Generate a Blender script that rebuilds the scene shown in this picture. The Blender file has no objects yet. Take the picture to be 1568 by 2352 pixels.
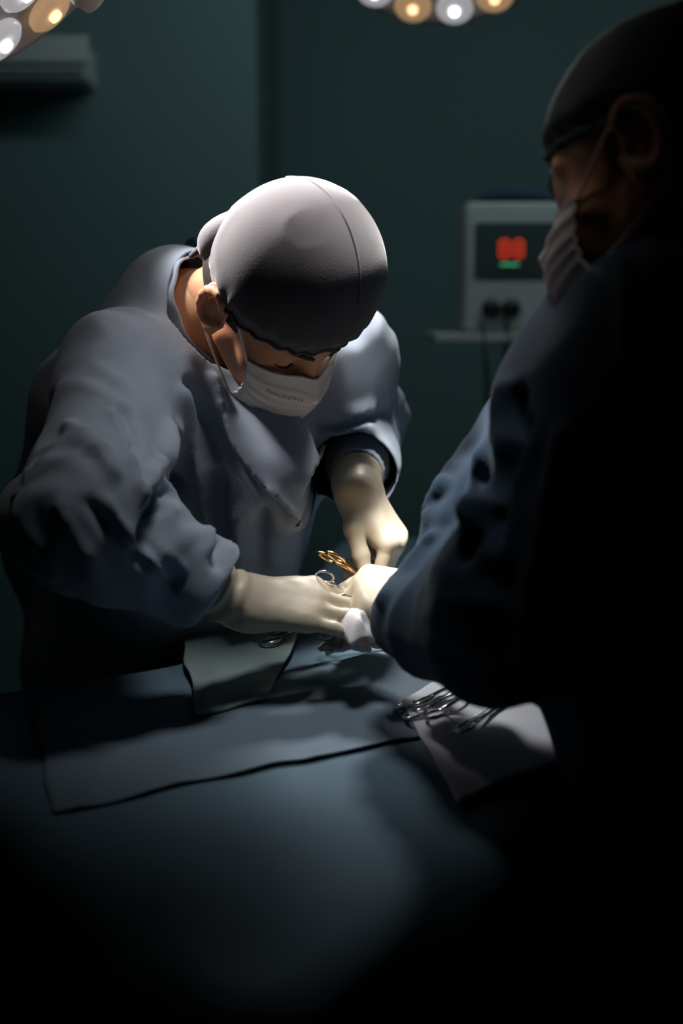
import bpy, bmesh, math, random
import numpy as np
from mathutils import Vector, Matrix

random.seed(4)
sc = bpy.context.scene
COL = sc.collection

# ------------------------------------------------------------------ camera
CAM = np.array([0.0, 0.0, 1.5]); PITCH = math.radians(10.0); FPX = 2600.0
FWD = np.array([0.0, math.cos(PITCH), -math.sin(PITCH)])
UPV = np.array([0.0, math.sin(PITCH), math.cos(PITCH)])
RGT = np.array([1.0, 0.0, 0.0])
cd = bpy.data.cameras.new('camera'); cam = bpy.data.objects.new('camera', cd); COL.objects.link(cam)
cam.location = CAM; cam.rotation_euler = (math.pi/2 - PITCH, 0, 0)
cd.sensor_fit = 'VERTICAL'; cd.sensor_height = 36.0; cd.lens = FPX/2352*36.0
cd.clip_start = 0.05
cd.dof.use_dof = True; cd.dof.focus_distance = 1.42; cd.dof.aperture_fstop = 1.8
sc.camera = cam

# ------------------------------------------------------------------ world, exposure
w = bpy.data.worlds.new('world'); sc.world = w; w.use_nodes = True
w.node_tree.nodes['Background'].inputs[0].default_value = (0.35, 0.75, 0.85, 1)
w.node_tree.nodes['Background'].inputs[1].default_value = 0.016
sc.view_settings.view_transform = 'Standard'; sc.view_settings.look = 'None'
sc.view_settings.gamma = 1.0; sc.view_settings.use_curve_mapping = False
sc.view_settings.exposure = 0.0

LAMP_A_W, LAMP_B_W, ADDED_FILL_W, WALL_FILL_W = 260.0, 80.0, 58.0, 12.0

def spot(name, loc, target, watts, col, angle, blend, radius):
    l = bpy.data.lights.new(name, 'SPOT'); l.energy = watts; l.color = col
    l.spot_size = math.radians(angle); l.spot_blend = blend; l.shadow_soft_size = radius
    o = bpy.data.objects.new(name, l); COL.objects.link(o); o.location = loc
    o.rotation_euler = (Vector(target) - Vector(loc)).to_track_quat('-Z', 'Y').to_euler()
    return o

def area(name, loc, target, watts, col, sx, sy):
    l = bpy.data.lights.new(name, 'AREA'); l.energy = watts; l.color = col
    l.shape = 'RECTANGLE'; l.size = sx; l.size_y = sy
    o = bpy.data.objects.new(name, l); COL.objects.link(o); o.location = loc
    o.rotation_euler = (Vector(target) - Vector(loc)).to_track_quat('-Z', 'Y').to_euler()
    return o
# added unseen area light above the frame that brightens the back walls
area('wall_fill_light', (0.8, 2.3, 2.85), (0.8, 4.0, 1.5), WALL_FILL_W, (0.74, 0.96, 1.0), 2.6, 0.25)

# added spots with no lamp modelled, above the frame, brightening hands and gown front
spot('added_fill_beam', (0.02, 1.14, 2.40), (0.075, 1.475, 1.24), ADDED_FILL_W*6.0, (1.0, 0.95, 0.90), 13, 1.0, 0.09)
spot('added_fill_spill', (0.02, 1.14, 2.40), (0.03, 1.38, 1.15), ADDED_FILL_W*0.55, (1.0, 0.96, 0.94), 44, 1.0, 0.12)
# ------------------------------------------------------------------ helpers
def at(px, py, d):
    return CAM + RGT*((px-784)/FPX*d) + UPV*(-(py-1176)/FPX*d) + FWD*d
def on_z(px, py, z):
    r = RGT*((px-784)/FPX) + UPV*(-(py-1176)/FPX) + FWD
    t = (z-CAM[2])/r[2]
    return CAM + r*t
def cv(x, y, z):                       # a direction given as right, up, towards the lens
    v = RGT*x + UPV*y - FWD*z
    return v/np.linalg.norm(v)
def project(P):
    q = P-CAM; d = q@FWD
    return 784+FPX*(q@RGT)/d, 1176-FPX*(q@UPV)/d, d
EL = np.array
def unit(v):
    v = np.asarray(v, float); return v/np.linalg.norm(v)
def sstep(a, b, x):
    t = np.clip((x-a)/(b-a), 0, 1); return t*t*(3-2*t)

def _hash(ix, iy, iz, seed):
    n = (ix*374761393 + iy*668265263 + iz*2147483647 + seed*974634777) & 0xffffffff
    n = ((n ^ (n >> 13))*1274126177) & 0xffffffff
    return ((n ^ (n >> 16)) & 0xffff)/65535.0
def vnoise(p, seed=0):
    p = np.asarray(p, float); i = np.floor(p).astype(np.int64); f = p-i; f = f*f*(3-2*f)
    r = 0
    for dx in (0, 1):
        for dy in (0, 1):
            for dz in (0, 1):
                wgt = (f[:, 0] if dx else 1-f[:, 0])*(f[:, 1] if dy else 1-f[:, 1])*(f[:, 2] if dz else 1-f[:, 2])
                r = r + wgt*_hash(i[:, 0]+dx, i[:, 1]+dy, i[:, 2]+dz, seed)
    return r
def ridge(n):
    return 1-np.abs(2*n-1)

# ------------------------------------------------------------------ materials
def mat(name, col, rough=0.7, metal=0.0, var=0.12, scale=8.0, bump=0.0, bscale=200.0, sss=0.0, sheen=0.0, spec=0.4, emit=None, estr=0.0, weave=False, trans=0.0):
    m = bpy.data.materials.new(name); m.use_nodes = True
    nt = m.node_tree; b = nt.nodes['Principled BSDF']
    tc = nt.nodes.new('ShaderNodeTexCoord')
    nz = nt.nodes.new('ShaderNodeTexNoise'); nz.inputs['Scale'].default_value = scale; nz.inputs['Detail'].default_value = 4
    nt.links.new(tc.outputs['Object'], nz.inputs['Vector'])
    mx = nt.nodes.new('ShaderNodeMix'); mx.data_type = 'RGBA'
    mx.inputs[6].default_value = (*[c*(1-var) for c in col], 1); mx.inputs[7].default_value = (*[min(1, c*(1+var)) for c in col], 1)
    nt.links.new(nz.outputs[0], mx.inputs[0]); nt.links.new(mx.outputs[2], b.inputs['Base Color'])
    b.inputs['Roughness'].default_value = rough; b.inputs['Metallic'].default_value = metal
    b.inputs['Specular IOR Level'].default_value = spec
    if sss:
        b.inputs['Subsurface Weight'].default_value = sss; b.inputs['Subsurface Radius'].default_value = (1.0, 0.25, 0.1)
        b.inputs['Subsurface Scale'].default_value = 0.012
    if sheen:
        b.inputs['Sheen Weight'].default_value = sheen; b.inputs['Sheen Roughness'].default_value = 0.5
    if emit:
        b.inputs['Emission Color'].default_value = (*emit, 1); b.inputs['Emission Strength'].default_value = estr
    if bump:
        bp = nt.nodes.new('ShaderNodeBump'); bp.inputs['Strength'].default_value = bump; bp.inputs['Distance'].default_value = 0.001
        if weave:
            wv = nt.nodes.new('ShaderNodeTexWave'); wv.bands_direction = 'DIAGONAL'; wv.inputs['Scale'].default_value = bscale
            wv.inputs['Distortion'].default_value = 1.5
            nt.links.new(tc.outputs['Object'], wv.inputs['Vector']); nt.links.new(wv.outputs[1], bp.inputs['Height'])
        else:
            n2 = nt.nodes.new('ShaderNodeTexNoise'); n2.inputs['Scale'].default_value = bscale
            nt.links.new(tc.outputs['Object'], n2.inputs['Vector']); nt.links.new(n2.outputs[0], bp.inputs['Height'])
        nt.links.new(bp.outputs[0], b.inputs['Normal'])
    return m

M = dict(
    wall=mat('wall_paint', (0.10, 0.165, 0.165), 0.75, bump=0.15, bscale=60, var=0.05, scale=1.2),
    ceiling=mat('ceiling_paint', (0.22, 0.25, 0.25), 0.9),
    floor=mat('floor_vinyl', (0.05, 0.075, 0.08), 0.35, var=0.2, scale=12),
    gown=mat('gown_fabric', (0.33, 0.395, 0.485), 0.85, var=0.08, scale=5, bump=0.35, bscale=260, weave=True, sheen=0.15, spec=0.2),
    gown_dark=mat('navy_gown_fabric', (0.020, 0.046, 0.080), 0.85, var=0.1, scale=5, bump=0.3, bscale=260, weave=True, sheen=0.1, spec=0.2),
    cap=mat('cap_fabric', (0.062, 0.058, 0.064), 0.9, var=0.06, scale=14, bump=0.3, bscale=400, sheen=0.2, spec=0.15),
    cap_dark=mat('grey_cap_fabric', (0.05, 0.062, 0.06), 0.9, var=0.35, scale=22, bump=0.3, bscale=400, spec=0.15),
    mask=mat('mask_fabric', (0.82, 0.78, 0.74), 0.9, var=0.03, bump=0.25, bscale=500, spec=0.15),
    mask_b=mat('pink_white_mask_fabric', (0.74, 0.64, 0.64), 0.9, var=0.03, bump=0.25, bscale=500, spec=0.15),
    skin=mat('skin', (0.56, 0.27, 0.15), 0.5, var=0.12, scale=30, bump=0.15, bscale=350, sss=0.35),
    hair=mat('hair', (0.02, 0.014, 0.01), 0.6, bump=0.4, bscale=300),
    glove=mat('latex_glove', (0.62, 0.52, 0.40), 0.42, var=0.06, scale=40, bump=0.25, bscale=120, sss=0.15),
    drape=mat('drape_fabric', (0.10, 0.165, 0.215), 0.85, var=0.08, scale=5, bump=0.35, bscale=240, weave=True, spec=0.2),
    sheet=mat('sheet_fabric', (0.14, 0.195, 0.245), 0.85, var=0.08, scale=6, bump=0.35, bscale=240, weave=True, spec=0.2),
    towel=mat('towel_cloth', (0.56, 0.60, 0.68), 0.9, var=0.06, scale=20, bump=0.5, bscale=300, sheen=0.2, spec=0.1),
    lit_patch_green=mat('lit_green_grey_cloth', (0.20, 0.27, 0.27), 0.9, var=0.08, scale=20, bump=0.5, bscale=300, spec=0.1),
    gauze=mat('gauze', (0.80, 0.80, 0.82), 0.95, var=0.03, bump=0.6, bscale=500, spec=0.1),
    steel=mat('steel', (0.55, 0.56, 0.57), 0.22, 1.0, var=0.05),
    gold=mat('gold_plate', (0.85, 0.52, 0.20), 0.22, 1.0, var=0.05),
    plastic=mat('grey_plastic', (0.20, 0.24, 0.24), 0.5, var=0.04),
    plastic_light=mat('light_plastic', (0.42, 0.43, 0.42), 0.5, var=0.04),
    lamp_shell=mat('lamp_shell', (0.45, 0.44, 0.42), 0.4, var=0.04),
    black=mat('black_plastic', (0.012, 0.014, 0.014), 0.4),
    screen=mat('dark_screen', (0.05, 0.07, 0.068), 0.3),
    red=mat('red_led', (0.5, 0.03, 0.01), 0.5, emit=(1.0, 0.07, 0.03), estr=0.55),
    green=mat('green_led', (0.03, 0.3, 0.12), 0.5, emit=(0.12, 0.75, 0.35), estr=0.45),
    led_white=mat('led_white', (0.8, 0.8, 0.8), 0.4, emit=(0.95, 0.95, 1.0), estr=3.5),
    led_warm=mat('led_warm', (0.8, 0.6, 0.4), 0.4, emit=(1.0, 0.62, 0.32), estr=2.0),
    lens=mat('lamp_lens', (0.62, 0.62, 0.64), 0.15, var=0.03, emit=(0.95, 0.95, 1.0), estr=0.30),
    lens_warm=mat('warm_lamp_lens', (0.68, 0.46, 0.28), 0.2, var=0.03, emit=(1.0, 0.62, 0.32), estr=0.28),
    trousers=mat('scrub_trousers', (0.05, 0.10, 0.13), 0.9),
    shoe=mat('clog_rubber', (0.03, 0.035, 0.04), 0.5),
    ink=mat('mask_print', (0.16, 0.15, 0.15), 0.9),
)

# ------------------------------------------------------------------ object helpers
def link(name, me, m, parent=None, smooth=True):
    o = bpy.data.objects.new(name, me); COL.objects.link(o)
    if m is not None: me.materials.append(m)
    if smooth: me.shade_smooth()
    if parent is not None: o.parent = parent
    return o
BASE = {}                                   # world position of each thing's base, shared by its parts
def arr_mesh(name, V, F, m, parent=None, smooth=True, loc=None):
    V = np.asarray(V, float)
    b = BASE.get(parent.name, np.zeros(3)) if parent is not None else (np.zeros(3) if loc is None else np.asarray(loc, float))
    V = V-b
    me = bpy.data.meshes.new(name); me.from_pydata(V.tolist(), [], F.tolist() if isinstance(F, np.ndarray) else F); me.update()
    o = link(name, me, m, parent, smooth)
    BASE[o.name] = b
    if parent is None: o.location = b
    return o
def tag(o, label=None, cat=None, group=None, kind=None):
    if label: o['label'] = label
    if cat: o['category'] = cat
    if group: o['group'] = group
    if kind: o['kind'] = kind
    return o
def empty(name, loc=(0, 0, 0)):
    o = bpy.data.objects.new(name, None); COL.objects.link(o); o.location = loc; BASE[o.name] = np.asarray(loc, float)
    o.empty_display_size = 0.05
    return o
class MB:                                   # collects shapes into one mesh
    def __init__(s): s.V = []; s.F = []
    def add(s, V, F):
        n = len(s.V); s.V += [list(map(float, v)) for v in V]; s.F += [tuple(i+n for i in f) for f in F]; return s
    def box(s, c, size, R=None, bev=0.0):
        bm = bmesh.new(); bmesh.ops.create_cube(bm, size=1.0)
        bmesh.ops.scale(bm, vec=size, verts=bm.verts)
        if bev: bmesh.ops.bevel(bm, geom=bm.edges[:], offset=bev, segments=3, affect='EDGES', profile=0.7)
        V = np.array([v.co[:] for v in bm.verts]); bm.verts.index_update()
        F = [tuple(v.index for v in f.verts) for f in bm.faces]; bm.free()
        if R is not None: V = V@np.asarray(R).T
        return s.add(V+np.asarray(c, float), F)
    def tube(s, pts, r, n=10, cap=True, flat=1.0, nrm=None, closed=False):
        P = np.asarray(pts, float); k = len(P)
        r = np.full(k, r) if np.isscalar(r) else np.asarray(r, float)
        V = []; F = []
        a = None
        for i in range(k):
            if closed: t = unit(P[(i+1) % k]-P[i-1])
            else: t = unit(P[min(i+1, k-1)]-P[max(i-1, 0)])
            if nrm is not None: a = np.asarray(nrm, float)-t*np.dot(nrm, t)
            elif a is None: a = np.cross(t, [0, 0, 1.0]) if abs(t[2]) < .9 else np.cross(t, [1.0, 0, 0])
            else: a = a-t*np.dot(a, t)
            a = unit(a); b = np.cross(t, a)
            for j in range(n):
                th = 2*math.pi*j/n
                V.append(P[i]+r[i]*(flat*math.cos(th)*a+math.sin(th)*b))
        for i in range(k if closed else k-1):
            i2 = (i+1) % k
            for j in range(n):
                F.append((i*n+j, i*n+(j+1) % n, i2*n+(j+1) % n, i2*n+j))
        if cap and not closed:
            F.append(tuple(range(n))[::-1]); F.append(tuple((k-1)*n+j for j in range(n)))
        return s.add(V, F)
    def ring(s, c, u, v, R, r, n=24, m=8, sy=1.0):
        pts = [np.asarray(c)+R*math.cos(2*math.pi*i/n)*np.asarray(u)+R*sy*math.sin(2*math.pi*i/n)*np.asarray(v) for i in range(n)]
        return s.tube(pts, r, m, closed=True)
    def lathe(s, c, axis, prof, n=40):        # prof: list of (radius, height along axis)
        ax = unit(axis); u = unit(np.cross(ax, [0.3, 0.9, 0.1])); v = np.cross(ax, u)
        V = []; F = []
        for (r, h) in prof:
            for j in range(n):
                th = 2*math.pi*j/n; V.append(np.asarray(c)+ax*h+r*(math.cos(th)*u+math.sin(th)*v))
        for i in range(len(prof)-1):
            for j in range(n): F.append((i*n+j, i*n+(j+1) % n, (i+1)*n+(j+1) % n, (i+1)*n+j))
        F.append(tuple(range(n))[::-1]); F.append(tuple((len(prof)-1)*n+j for j in range(n)))
        return s.add(V, F)
    def build(s, name, m, parent=None, smooth=True, loc=None, sharp=None):
        o = arr_mesh(name, s.V, s.F, m, parent, smooth, loc)
        if sharp: o.data.set_sharp_from_angle(angle=math.radians(sharp))
        return o
def sheetgrid(name, P, m, parent=None, thick=0.0):      # P: (nu, nv, 3); last row = first row closes it
    wrap = np.allclose(P[0], P[-1])
    if wrap: P = P[:-1]
    nu, nv = P.shape[:2]; V = P.reshape(-1, 3); n_ = nu if wrap else nu-1
    F = [(i*nv+j, ((i+1) % nu)*nv+j, ((i+1) % nu)*nv+j+1, i*nv+j+1) for i in range(n_) for j in range(nv-1)]
    o = arr_mesh(name, V, F, m, parent)
    if thick:
        so = o.modifiers.new('thickness', 'SOLIDIFY'); so.thickness = thick; so.offset = 0
    return o
def weighted(o):
    o.data.set_sharp_from_angle(angle=math.radians(40)); return o

# ------------------------------------------------------------------ smooth-union solids -> surface
class Solid:
    def __init__(s, lo, hi, h):
        s.lo = np.asarray(lo, float); s.h = h
        s.n = np.ceil((np.asarray(hi, float)-s.lo)/h).astype(int)+1
        s.f = np.full(tuple(s.n), 0.5, np.float32)
    def _win(s, a, b, pad):
        i0 = np.clip(np.floor((np.minimum(a, b)-pad-s.lo)/s.h).astype(int), 0, s.n-1)
        i1 = np.clip(np.ceil((np.maximum(a, b)+pad-s.lo)/s.h).astype(int)+1, 1, s.n)
        sl = tuple(slice(i0[k], i1[k]) for k in range(3))
        ax = [(s.lo[k]+s.h*np.arange(i0[k], i1[k])).astype(np.float32) for k in range(3)]
        return sl, np.meshgrid(*ax, indexing='ij', sparse=True)
    def _mix(s, sl, d, k, sub=False):
        f = s.f[sl]
        if sub:
            h = np.maximum(k-np.abs(f+d), 0)/k; s.f[sl] = np.maximum(f, -d)+h*h*k*0.25
        else:
            h = np.maximum(k-np.abs(f-d), 0)/k; s.f[sl] = np.minimum(f, d)-h*h*k*0.25
    def cap(s, a, b, ra, rb, k=0.02, sub=False):
        a = np.asarray(a, float); b = np.asarray(b, float)
        sl, (X, Y, Z) = s._win(a, b, max(ra, rb)+k+4*s.h)
        ba = b-a; L = max(ba@ba, 1e-9)
        t = np.clip(((X-a[0])*ba[0]+(Y-a[1])*ba[1]+(Z-a[2])*ba[2])/L, 0, 1)
        d = np.sqrt((X-a[0]-t*ba[0])**2+(Y-a[1]-t*ba[1])**2+(Z-a[2]-t*ba[2])**2)-(ra+(rb-ra)*t)
        s._mix(sl, d, k, sub); return s
    def ell(s, c, r, R=None, k=0.02, sub=False):       # R rows: the three axes
        c = np.asarray(c, float); r = np.asarray(r, float); R = np.eye(3) if R is None else np.asarray(R)
        sl, (X, Y, Z) = s._win(c, c, r.max()+k+4*s.h)
        X, Y, Z = X-c[0], Y-c[1], Z-c[2]
        q = [(R[i][0]*X+R[i][1]*Y+R[i][2]*Z) for i in range(3)]
        k0 = np.sqrt(sum((q[i]/r[i])**2 for i in range(3))); k1 = np.sqrt(sum((q[i]/r[i]**2)**2 for i in range(3)))
        d = k0*(k0-1)/np.maximum(k1, 1e-6)
        s._mix(sl, d, k, sub); return s
    def ecap(s, a, b, ea, eb, side, k=0.03):           # flattened limb: (half-width along side, half-depth) at both ends
        a = np.asarray(a, float); b = np.asarray(b, float); m = max(max(ea), max(eb))
        sl, (X, Y, Z) = s._win(a, b, m+k+4*s.h)
        ax = b-a; L = np.linalg.norm(ax); ax = ax/L
        u = unit(np.asarray(side, float)-ax*np.dot(side, ax)); v = np.cross(ax, u)
        X, Y, Z = X-a[0], Y-a[1], Z-a[2]
        h = X*ax[0]+Y*ax[1]+Z*ax[2]; t = np.clip(h/L, 0, 1)
        qu = X*u[0]+Y*u[1]+Z*u[2]; qv = X*v[0]+Y*v[1]+Z*v[2]; qh = h-t*L
        ru = ea[0]+(eb[0]-ea[0])*t; rv = ea[1]+(eb[1]-ea[1])*t; rm = np.minimum(ru, rv)
        k0 = np.sqrt((qu/ru)**2+(qv/rv)**2+(qh/rm)**2)
        k1 = np.sqrt((qu/ru**2)**2+(qv/rv**2)**2+(qh/rm**2)**2)
        s._mix(sl, k0*(k0-1)/np.maximum(k1, 1e-6), k); return s
    def mesh(s, smooth=2):
        f = s.f; sg = f < 0
        c = [sg[i:sg.shape[0]-1+i, j:sg.shape[1]-1+j, k:sg.shape[2]-1+k] for i in (0, 1) for j in (0, 1) for k in (0, 1)]
        cnt = sum(x.astype(np.int8) for x in c); mixed = (cnt > 0) & (cnt < 8)
        ci = np.argwhere(mixed); idx = np.full(mixed.shape, -1, np.int64); idx[mixed] = np.arange(len(ci))
        off = np.array([(i, j, k) for i in (0, 1) for j in (0, 1) for k in (0, 1)])
        vals = np.stack([f[ci[:, 0]+o[0], ci[:, 1]+o[1], ci[:, 2]+o[2]] for o in off], 1)
        acc = np.zeros((len(ci), 3)); num = np.zeros(len(ci))
        for a in range(8):
            for b in range(a+1, 8):
                if np.abs(off[a]-off[b]).sum() != 1: continue
                va, vb = vals[:, a], vals[:, b]; m = (va < 0) != (vb < 0)
                t = np.where(m, va/np.where(m, va-vb, 1), 0)
                acc += np.where(m[:, None], off[a]+t[:, None]*(off[b]-off[a]), 0); num += m
        V = s.lo+s.h*(ci+acc/num[:, None])
        quads = []
        for ax in range(3):
            u, v = [(1, 2), (2, 0), (0, 1)][ax]
            A = [slice(1, -1)]*3; A[ax] = slice(0, -1); B = [slice(1, -1)]*3; B[ax] = slice(1, None)
            s0, s1 = sg[tuple(A)], sg[tuple(B)]
            e = np.argwhere(s0 != s1); inside = s0[s0 != s1]
            e[:, u] += 1; e[:, v] += 1
            def cell(du, dv):
                q = e.copy(); q[:, u] -= du; q[:, v] -= dv; return idx[q[:, 0], q[:, 1], q[:, 2]]
            q = np.stack([cell(1, 1), cell(0, 1), cell(0, 0), cell(1, 0)], 1)
            q[~inside] = q[~inside][:, ::-1]; quads.append(q)
        F = np.concatenate(quads); F = F[(F >= 0).all(1)]
        for _ in range(smooth): V = relax(V, F, 0.5)
        return V, F
def relax(V, F, a):
    S = np.zeros_like(V); n = np.zeros(len(V))
    for i in range(4):
        p, q = F[:, i], F[:, (i+1) % 4]
        for k in range(3):
            S[:, k] += np.bincount(p, V[q, k], len(V))+np.bincount(q, V[p, k], len(V))
        n += np.bincount(p, minlength=len(V))+np.bincount(q, minlength=len(V))
    return V+a*(S/np.maximum(n, 1)[:, None]-V)
def vnormals(V, F):
    fn = np.cross(V[F[:, 2]]-V[F[:, 0]], V[F[:, 3]]-V[F[:, 1]])
    N = np.zeros_like(V)
    for i in range(4):
        for k in range(3): N[:, k] += np.bincount(F[:, i], fn[:, k], len(V))
    return N/np.maximum(np.linalg.norm(N, axis=1), 1e-9)[:, None]
def cut(V, F, kill):                        # drop faces whose corners are all killed
    F = F[~kill[F].all(1)]
    used = np.zeros(len(V), bool); used[F.ravel()] = True
    new = np.cumsum(used)-1
    return V[used], new[F]
def trim_edges(V, F, n):                    # even out the open edges of a cut cloth
    E = np.concatenate([F[:, [0, 1]], F[:, [1, 2]], F[:, [2, 3]], F[:, [3, 0]]]); E.sort(axis=1)
    U, c = np.unique(E, axis=0, return_counts=True); B = U[c == 1]
    num = np.bincount(B.ravel(), minlength=len(V)); m = num > 0
    for _ in range(n):
        S = np.zeros_like(V)
        for k in range(3): S[:, k] = np.bincount(B[:, 0], V[B[:, 1], k], len(V))+np.bincount(B[:, 1], V[B[:, 0], k], len(V))
        V = np.where(m[:, None], 0.4*V+0.6*S/np.maximum(num, 1)[:, None], V)
    return relax(V, F, 0.4)
def seg_dist(P, a, b):
    a = np.asarray(a, float); b = np.asarray(b, float); ba = b-a
    t = np.clip(((P-a)@ba)/(ba@ba), 0, 1); return np.linalg.norm(P-a-t[:, None]*ba, axis=1), t
def press_folds(V, F, folds):               # raise ridges and press creases along lines over the cloth facing the lens side
    N = vnormals(V, F); x, y, d = project(V); P2 = np.stack([x, y], 1)
    face = np.clip(-(N@FWD)*3+0.3, 0, 1)
    off = np.zeros(len(V))
    for pts, wid, amp in folds:
        dd = np.full(len(V), 1e9)
        for a, b in zip(pts[:-1], pts[1:]):
            q, t = seg_dist(P2, a, b); dd = np.minimum(dd, q)
        off += 1.5*amp*np.exp(-(dd/wid)**2)
    return V+N*(off*face)[:, None]

# ------------------------------------------------------------------ hands
def hand_caps(W, D, N, right, curl, spread=(0.10, 0.03, -0.03, -0.10), thumb=None, sc_=1.0):
    D = unit(D); N = unit(np.asarray(N)-D*np.dot(N, D)); T = np.cross(D, N) if right else np.cross(N, D)
    W = np.asarray(W, float); caps = []
    base = [(0.092, 0.029), (0.096, 0.008), (0.090, -0.013), (0.081, -0.032)]
    ln = [(0.043, 0.027, 0.021), (0.047, 0.031, 0.022), (0.043, 0.028, 0.022), (0.035, 0.022, 0.019)]
    rr = [0.0102, 0.0105, 0.0100, 0.0088]
    tips = []
    for i in range(4):
        b = W+sc_*(D*base[i][0]+T*base[i][1])
        caps.append((W+sc_*(D*0.012+T*base[i][1]*0.62), b, 0.0165*sc_, 0.0135*sc_, 0.018))
        th = 0; p = b; r = rr[i]*sc_
        for j in range(3):
            th += math.radians(curl[i][j])
            d = unit(D*math.cos(th)+N*math.sin(th)+T*spread[i]*max(math.cos(th), 0.2))
            q = p+d*ln[i][j]*sc_
            caps.append((p, q, r*(1.12 if j == 0 else 1.0), r*(0.98 if j < 2 else 0.86), 0.005)); p = q; r *= 0.94
        tips.append(p)
    caps.append((W+sc_*(D*0.050+T*0.030+N*0.012), W+sc_*(D*0.078+T*0.026+N*0.010), 0.013*sc_, 0.011*sc_, 0.014))
    # heel of the thumb, then its three bones
    p = W+sc_*(D*0.020+T*0.020+N*0.010)
    caps.append((W+sc_*(D*0.012+T*0.010+N*0.006), p, 0.017*sc_, 0.017*sc_, 0.016))
    tl = (0.046, 0.036, 0.028); tr = (0.0160, 0.0125, 0.0112, 0.0092)
    for j in range(3):
        d = unit(D*thumb[j][0]+N*thumb[j][1]+T*thumb[j][2]); q = p+d*tl[j]*sc_
        caps.append((p, q, tr[j]*sc_, tr[j+1]*sc_, 0.012 if j == 0 else 0.006)); p = q
    tips.append(p)
    return caps, tips
def make_glove(person, caps, W, elbow, cufflen, label=None, rw=0.029, re=0.037):
    W = np.asarray(W, float); ax = unit(np.asarray(elbow)-W); E = W+ax*cufflen
    pts = np.array([c[0] for c in caps]+[c[1] for c in caps]+[E, W])
    s = Solid(pts.min(0)-0.06, pts.max(0)+0.06, 0.0022)
    s.cap(W, E, rw, re, 0.02); s.cap(W+(-ax)*0.02, W, 0.027, rw, 0.02)
    for a, b, ra, rb, k in caps: s.cap(a, b, ra, rb, k)
    V, F = s.mesh(2)
    N = vnormals(V, F); t = (V-W)@ax
    V = V+N*(0.0012*(vnoise(V*70, 3)-0.5)+sstep(-0.005, 0.04, t)*0.003*np.sin(t*320+5*vnoise(V*25, 8)))[:, None]
    V, F = cut(V, F, (V-W)@ax > cufflen-0.002)
    o = arr_mesh('glove', V, F, M['glove'], person)
    so = o.modifiers.new('thickness', 'SOLIDIFY'); so.thickness = 0.0008; so.offset = -1
    # rolled bead at the cuff
    u = unit(np.cross(ax, [0.2, 0.3, 0.9])); v = np.cross(ax, u)
    MB().ring(W+ax*(cufflen-0.003), u, v, re+0.001, 0.0022, 30, 8).build('cuff_bead', M['glove'], o)
    if label: o['label'] = label
    return o

# ------------------------------------------------------------------ heads
class Head:
    def __init__(s, c, F, U, k=1.0):
        s.k = k; s.c = np.asarray(c, float); s.F = unit(F); s.U = unit(np.asarray(U)-s.F*np.dot(U, s.F)); s.S = np.cross(s.F, s.U)
        s.R = np.stack([s.S, s.F, s.U])
    def p(s, x, y, z): return s.c+s.k*(s.S*x+s.F*y+s.U*z)
    def loc(s, V): return (V-s.c)@s.R.T/s.k
    def pm(s, A): return s.c+s.k*np.asarray(A)@s.R
    def solid(s, S):
        K = s.k; e = lambda c, r, k=0.012, sub=False: S.ell(s.p(*c), np.asarray(r)*K, s.R, k*K, sub)
        tube = lambda a, b, ra, rb, k: S.cap(a, b, ra*K, rb*K, k*K)
        e((0, -0.008, 0.012), (0.076, 0.098, 0.090), 0.01)
        e((0, 0.045, -0.035), (0.062, 0.052, 0.075), 0.03)         # face
        tube(s.p(0.050, 0.015, -0.070), s.p(0.018, 0.078, -0.112), 0.020, 0.020, 0.03)   # jaw
        tube(s.p(-0.050, 0.015, -0.070), s.p(-0.018, 0.078, -0.112), 0.020, 0.020, 0.03)
        e((0, 0.083, -0.112), (0.022, 0.018, 0.018), 0.02)         # chin
        tube(s.p(0.042, 0.075, 0.010), s.p(0.010, 0.088, 0.006), 0.011, 0.011, 0.014)    # brow
        tube(s.p(-0.042, 0.075, 0.010), s.p(-0.010, 0.088, 0.006), 0.011, 0.011, 0.014)
        for q in (1, -1):
            e((q*0.033, 0.097, -0.018), (0.017, 0.012, 0.012), 0.014, True)      # socket
            e((q*0.032, 0.079, -0.018), (0.0135, 0.0125, 0.0115), 0.004)          # closed lid
            e((q*0.045, 0.066, -0.048), (0.022, 0.018, 0.018), 0.02)             # cheekbone
        tube(s.p(0, 0.092, -0.004), s.p(0, 0.117, -0.052), 0.009, 0.0125, 0.012)
        for q in (1, -1): e((q*0.012, 0.104, -0.055), (0.009, 0.011, 0.008), 0.006)
        e((0, 0.094, -0.080), (0.024, 0.010, 0.0055), 0.006); e((0, 0.092, -0.091), (0.022, 0.010, 0.006), 0.006)
        for q in (1, -1):                                            # ears: rim, lobe, bowl
            n = 12; pts = []
            for i in range(n):
                th = math.radians(-70+300*i/(n-1))
                pts.append(s.p(q*(0.083+0.010*math.sin(max(th, 0)/1.6)), 0.002-0.019*math.sin(th)-0.004, -0.024-0.030*math.cos(th)))
            for i in range(n-1): tube(pts[i], pts[i+1], 0.0058, 0.0058, 0.004)
            e((q*0.080, 0.000, -0.024), (0.006, 0.017, 0.027), 0.006)
            e((q*0.083, 0.008, -0.054), (0.006, 0.009, 0.010), 0.006)
            e((q*0.090, 0.006, -0.026), (0.007, 0.010, 0.014), 0.004, True)

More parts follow.
